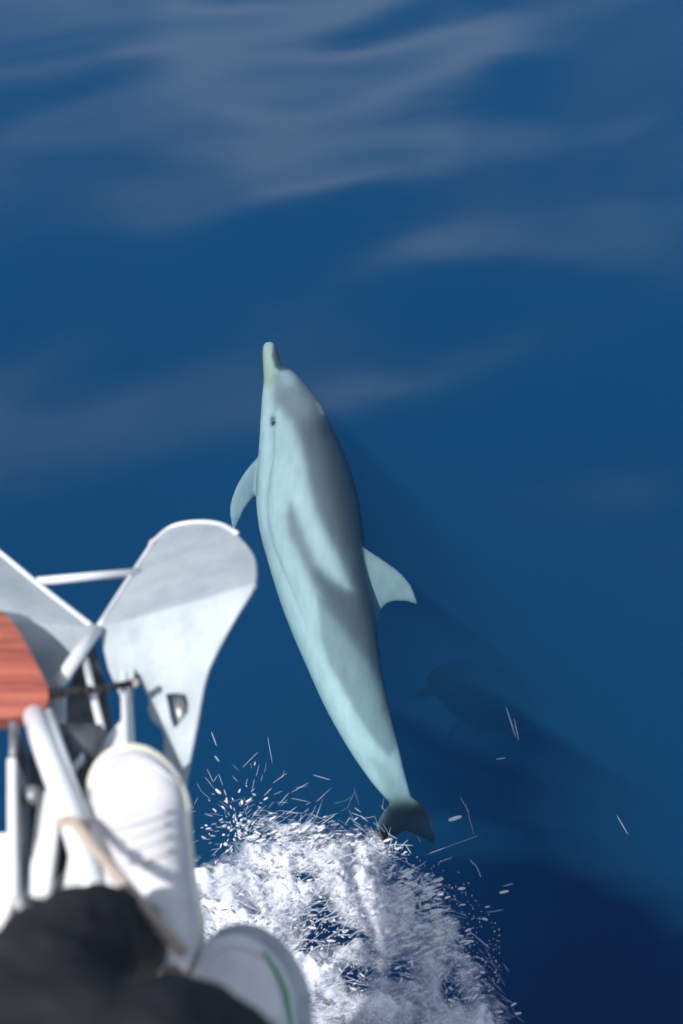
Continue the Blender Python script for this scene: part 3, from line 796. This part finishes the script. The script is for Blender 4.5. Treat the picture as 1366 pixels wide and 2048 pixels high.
for wr in (Vector((-0.27, 0.0, 2.555)), Vector((0.0, -0.02, 2.555))):
    sgn = 1 if wr.x < -.1 else -1                      # thumbs point inwards
    fd = Vector((0.25 * sgn, 0.93, -0.22)).normalized(); sd = Vector((fd.y, -fd.x, 0)).normalized() * sgn
    J = [(wr - fd * .02, 0.027), (wr + fd * .03, (0.034, 0.018)), (wr + fd * .075, (0.038, 0.016))]; E = [(0, 1), (1, 2)]
    for q, (o_, ln) in enumerate(((-.026, .062), (-.009, .076), (.009, .08), (.026, .072))):
        b_ = len(J); base = wr + fd * .085 + sd * o_
        J += [(base, .0095), (base + fd * ln * .5 + Vector((0, 0, -.004)), .0088), (base + fd * ln + Vector((0, 0, -.018)), .0075)]
        E += [(2, b_), (b_, b_ + 1), (b_ + 1, b_ + 2)]
    b_ = len(J); base = wr + fd * .035 + sd * .034
    J += [(base, .0115), (base + fd * .03 + sd * .016, .0105), (base + fd * .058 + sd * .02 + Vector((0, 0, -.01)), .0085)]
    E += [(1, b_), (b_, b_ + 1), (b_ + 1, b_ + 2)]
    skin_mesh('hand', J, E, M_SKIN, person, 0, 2)

# ------------------------------------------------------------------ bow wave: lather and spray
FO = [(330, 1790), (372, 1775), (420, 1735), (470, 1722), (560, 1688), (640, 1672), (705, 1682), (750, 1722), (800, 1768), (862, 1790), (885, 1850), (925, 1905), (965, 1980), (1000, 2070), (1030, 2300), (1060, 2700), (-700, 2700), (-250, 2250), (150, 1930)]
HOLES = [((650, 1840), 34, 40), ((615, 1905), 45, 32), ((716, 1975), 42, 30), ((600, 1765), 30, 14), ((840, 1830), 26, 40), ((560, 1950), 26, 16), ((700, 1880), 36, 16), ((800, 1960), 24, 30), ((900, 1990), 20, 40)]
def foam_sheet(name, z0, hgt, step, mat, parent, seed, grow):
    xs_ = np.arange(-0.85, 0.62, step); ys_ = np.arange(0.12, 1.75, step)
    X, Y = np.meshgrid(xs_, ys_)
    n = X.size
    rel = np.stack([X.ravel(), Y.ravel(), np.full(n, z0 - CAM_Z)], 1)
    zc_ = rel @ np.array(FWD)
    Pp = np.stack([683 + rel[:, 0] / zc_ * FPX, 1024 - (rel @ np.array(UPV)) / zc_ * FPX], 1)
    d = sdist(FO, Pp) - grow
    cov = np.clip(-d / 110.0, -1.0, 0.62)
    for (hx, hy), rx, ry in HOLES:
        cov -= 0.7 * np.exp(-(((Pp[:, 0] - hx) / rx) ** 2 + ((Pp[:, 1] - hy) / ry) ** 2))
    for i in range(n):
        cov[i] += 0.42 * noise.fractal(Vector((rel[i, 0] * 7 + rel[i, 1] * 2, rel[i, 1] * 11, seed * 2)), 0.8, 2.2, 4)
    zz = np.empty(n)
    for i in range(n):
        v = Vector((rel[i, 0] * 13, rel[i, 1] * 17, seed))
        a_ = noise.fractal(v, 0.7, 2.1, 6)
        b_ = abs(noise.noise(Vector((rel[i, 0] * 4.2, rel[i, 1] * 4.2, seed + 5))))
        zz[i] = z0 + hgt * max(-.2, cov[i] + .3) * (0.55 + 0.75 * a_ + 0.9 * b_)
    vs = np.stack([rel[:, 0], rel[:, 1], zz], 1)
    W_ = len(xs_); keep = cov > -0.45
    fs = []
    for j in range(len(ys_) - 1):
        for i in range(W_ - 1):
            q = (j * W_ + i, j * W_ + i + 1, (j + 1) * W_ + i + 1, (j + 1) * W_ + i)
            if any(keep[k] for k in q): fs.append(q)
    used = sorted({k for q in fs for k in q}); mp_ = {k: i for i, k in enumerate(used)}
    me = bpy.data.meshes.new(name)
    me.from_pydata([tuple(vs[k]) for k in used], [], [tuple(mp_[k] for k in q) for q in fs]); me.update()
    at_ = me.attributes.new('cover', 'FLOAT', 'POINT')
    at_.data.foreach_set('value', np.array([cov[k] for k in used], np.float32))
    return link(name, me, mat, parent)
fo = foam_sheet('foam', 0.03, 0.10, 0.007, M_FOAM2, None, 3.0, 34)
tag(fo, 'churned white foam of the bow wave beside the boat', 'foam', kind='stuff')
fo2 = foam_sheet('foam_crest', 0.075, 0.13, 0.007, M_FOAM, fo, 11.0, -6); fo2['kind'] = 'stuff'

def spray(name, drops, mat, parent):
    """every drop a small rounded, more or less drawn-out body"""
    vs, fs = [], []
    prof = ((-.36, .72), (0, 1.0), (.36, .68))
    for p, d, ln, r in drops:
        d = d.normalized(); a = d.cross(Vector((0.3, 0.2, 1))).normalized(); b = d.cross(a)
        k = len(vs); m = 5
        vs += [p - d * ln * .5, p + d * ln * .5]
        for s_, w_ in prof:
            for q in range(m):
                an = q * 2 * math.pi / m
                vs.append(p + d * ln * s_ + (a * math.cos(an) + b * math.sin(an)) * r * w_)
        for q in range(m):
            n_ = (q + 1) % m
            fs += [(k, k + 2 + n_, k + 2 + q), (k + 2 + q, k + 2 + n_, k + 2 + m + n_, k + 2 + m + q),
                   (k + 2 + m + q, k + 2 + m + n_, k + 2 + 2 * m + n_, k + 2 + 2 * m + q), (k + 1, k + 2 + 2 * m + q, k + 2 + 2 * m + n_)]
    o = pydata(name, vs, fs, mat, parent)
    o['kind'] = 'stuff'
    return o
def pdrop(px, py, z, ang, len_px, r_px, lift=0.0):
    """drop seen at a pixel, at height z; ang is its run across the picture, in degrees"""
    p = UZ(px, py, z); k = (p - CPOS).dot(FWD) / FPX
    d = Vector((1, 0, 0)) * math.cos(math.radians(ang)) + UPV * math.sin(math.radians(ang)) - FWD * lift
    return (p, d, len_px * k, r_px * k * 0.5)
R = random.uniform; G = random.gauss
fat, thin = [], []
# burst thrown up beside the anchor
for _ in range(130):
    a = R(0, 360); rr = abs(G(0, 52)) + 6
    x, y = 470 + rr * math.cos(math.radians(a)) * .85, 1650 - rr * math.sin(math.radians(a)) * 1.05
    (fat if random.random() < .55 else thin).append(pdrop(x, y, R(.12, .4), a + G(0, 28), R(3, 8) + rr * R(.04, .22), min(11, R(2, 3.6) * random.paretovariate(2.0)) * (1 if rr < 70 else .6), R(-.5, .5)))
for _ in range(110):
    a = R(0, 360); rr = R(30, 150)
    x, y = 475 + rr * math.cos(math.radians(a)) * 1.1, 1655 - rr * math.sin(math.radians(a))
    thin.append(pdrop(x, y, R(.08, .35), a + G(0, 30), R(8, 36), R(1.0, 2.2), R(-.4, .4)))
# fans of fine threads above the crest
for _ in range(170):
    x = R(480, 790); y = 1690 - abs(G(0, 45)) + max(0, x - 700) * .5
    a = R(0, 60) if x < 700 else R(100, 160)
    thin.append(pdrop(x, y, R(.06, .3), a + G(0, 20), R(14, 50), R(1.1, 2.8), R(-.3, .3)))
for _ in range(90):
    x = R(500, 720); y = 1690 - abs(G(0, 22)); fat.append(pdrop(x, y, R(.08, .25), R(-5, 35), R(8, 34), R(2, 7)))
# dashes flung out to the right of the crest
for _ in range(170):
    x = R(800, 885); y = R(1740, 1900) + (x - 800) * .2
    (fat if random.random() < .55 else thin).append(pdrop(x, y, R(.05, .25), G(14, 10), R(10, 40), R(2, 9)))
for _ in range(150):
    t = R(0, 1); x = 800 + t * 210 + G(0, 26); y = 1760 + t * 270 + G(0, 34)
    thin.append(pdrop(x, y, R(.04, .3), -48 + G(0, 20) + t * 12, R(10, 55), R(1.0, 2.6)))
for _ in range(34):
    t = R(0, 1); x = 860 + t * 140 + G(0, 30); y = 1760 + t * 280 + G(0, 40)
    fat.append(pdrop(x, y, R(.04, .25), G(10, 12), R(10, 30), R(3, 6.5)))
# drops all over the lather itself
def in_lather(x, y, m=0): return not (y < 1690 - m + max(0, 560 - x) * .6 or x > 800 + m + (y - 1700) * .62)
for _ in range(1300):
    x = R(380, 960); y = R(1680, 2080)
    if not in_lather(x, y, 10): continue
    sz = min(2.8, random.paretovariate(2.6))
    fat.append(pdrop(x, y, R(.08, .24), G(14, 40), R(3, 8) * sz, R(1.3, 2.4) * sz, R(-.6, .6)))
for _ in range(1300):
    x = R(380, 960); y = R(1680, 2080)
    if not in_lather(x, y, 20): continue
    thin.append(pdrop(x, y, R(.10, .3), G(16, 28), R(15, 60), R(1.2, 4.5), R(-.3, .3)))
for _ in range(2600):
    x = R(372, 1000); y = R(1600, 2080)
    edge = (1690 + max(0, 560 - x) * .55) - y + max(0, x - 800) * .9
    if edge > abs(G(0, 30)) or (735 < x < 885 and y < 1705): continue
    fat.append(pdrop(x, y, R(.04, .34), G(14, 50), R(1.5, 4.5), R(1.2, 2.6), R(-.6, .6)))
# strays over the open water, each where the sea carries one
for x, y, a, ln, r in [(1022, 1445, -72, 70, 5), (1033, 1460, -78, 50, 4), (910, 1637, 18, 30, 9), (948, 1728, -48, 26, 4), (958, 1745, -70, 24, 4), (1008, 1784, 12, 36, 6), (1016, 1770, 15, 24, 4), (890, 1720, 20, 34, 4),
                       (1002, 1517, 8, 22, 4), (990, 1822, 10, 40, 3), (945, 1980, 8, 30, 8), (905, 1905, 12, 34, 6), (1245, 1650, -60, 50, 2.5), (500, 1520, 45, 50, 2), (428, 1478, -70, 34, 4), (560, 1556, 35, 40, 2), (540, 1500, -80, 60, 2),
                       (600, 1575, 30, 46, 2), (655, 1640, 35, 40, 4), (690, 1660, -48, 30, 3), (905, 1690, 20, 120, 2), (940, 1640, -75, 70, 2), (930, 1610, -60, 40, 2), (960, 1880, -40, 50, 5)]:
    (fat if r > 5.5 else thin).append(pdrop(x, y, .05, a, ln, r))
M_DROP.node_tree.nodes['Principled BSDF'].inputs['Alpha'].default_value = 0.8
M_MIST = mat_paint('thin_spray', (0.6, 0.65, 0.75), (0.7, 0.74, 0.8), 0.3, 20, 0)
M_MIST.node_tree.nodes['Principled BSDF'].inputs['Alpha'].default_value = 0.22
fat = [(p, d, min(ln, r * 7.0), r) for p, d, ln, r in fat]
thin = [(p, d, ln, r * 0.75) for p, d, ln, r in thin]
sp = spray('spray', fat, M_DROP, None); tag(sp, 'white drops of spray flung up from the bow wave', 'spray', kind='stuff')
spray('spray_threads', thin, M_MIST, sp)
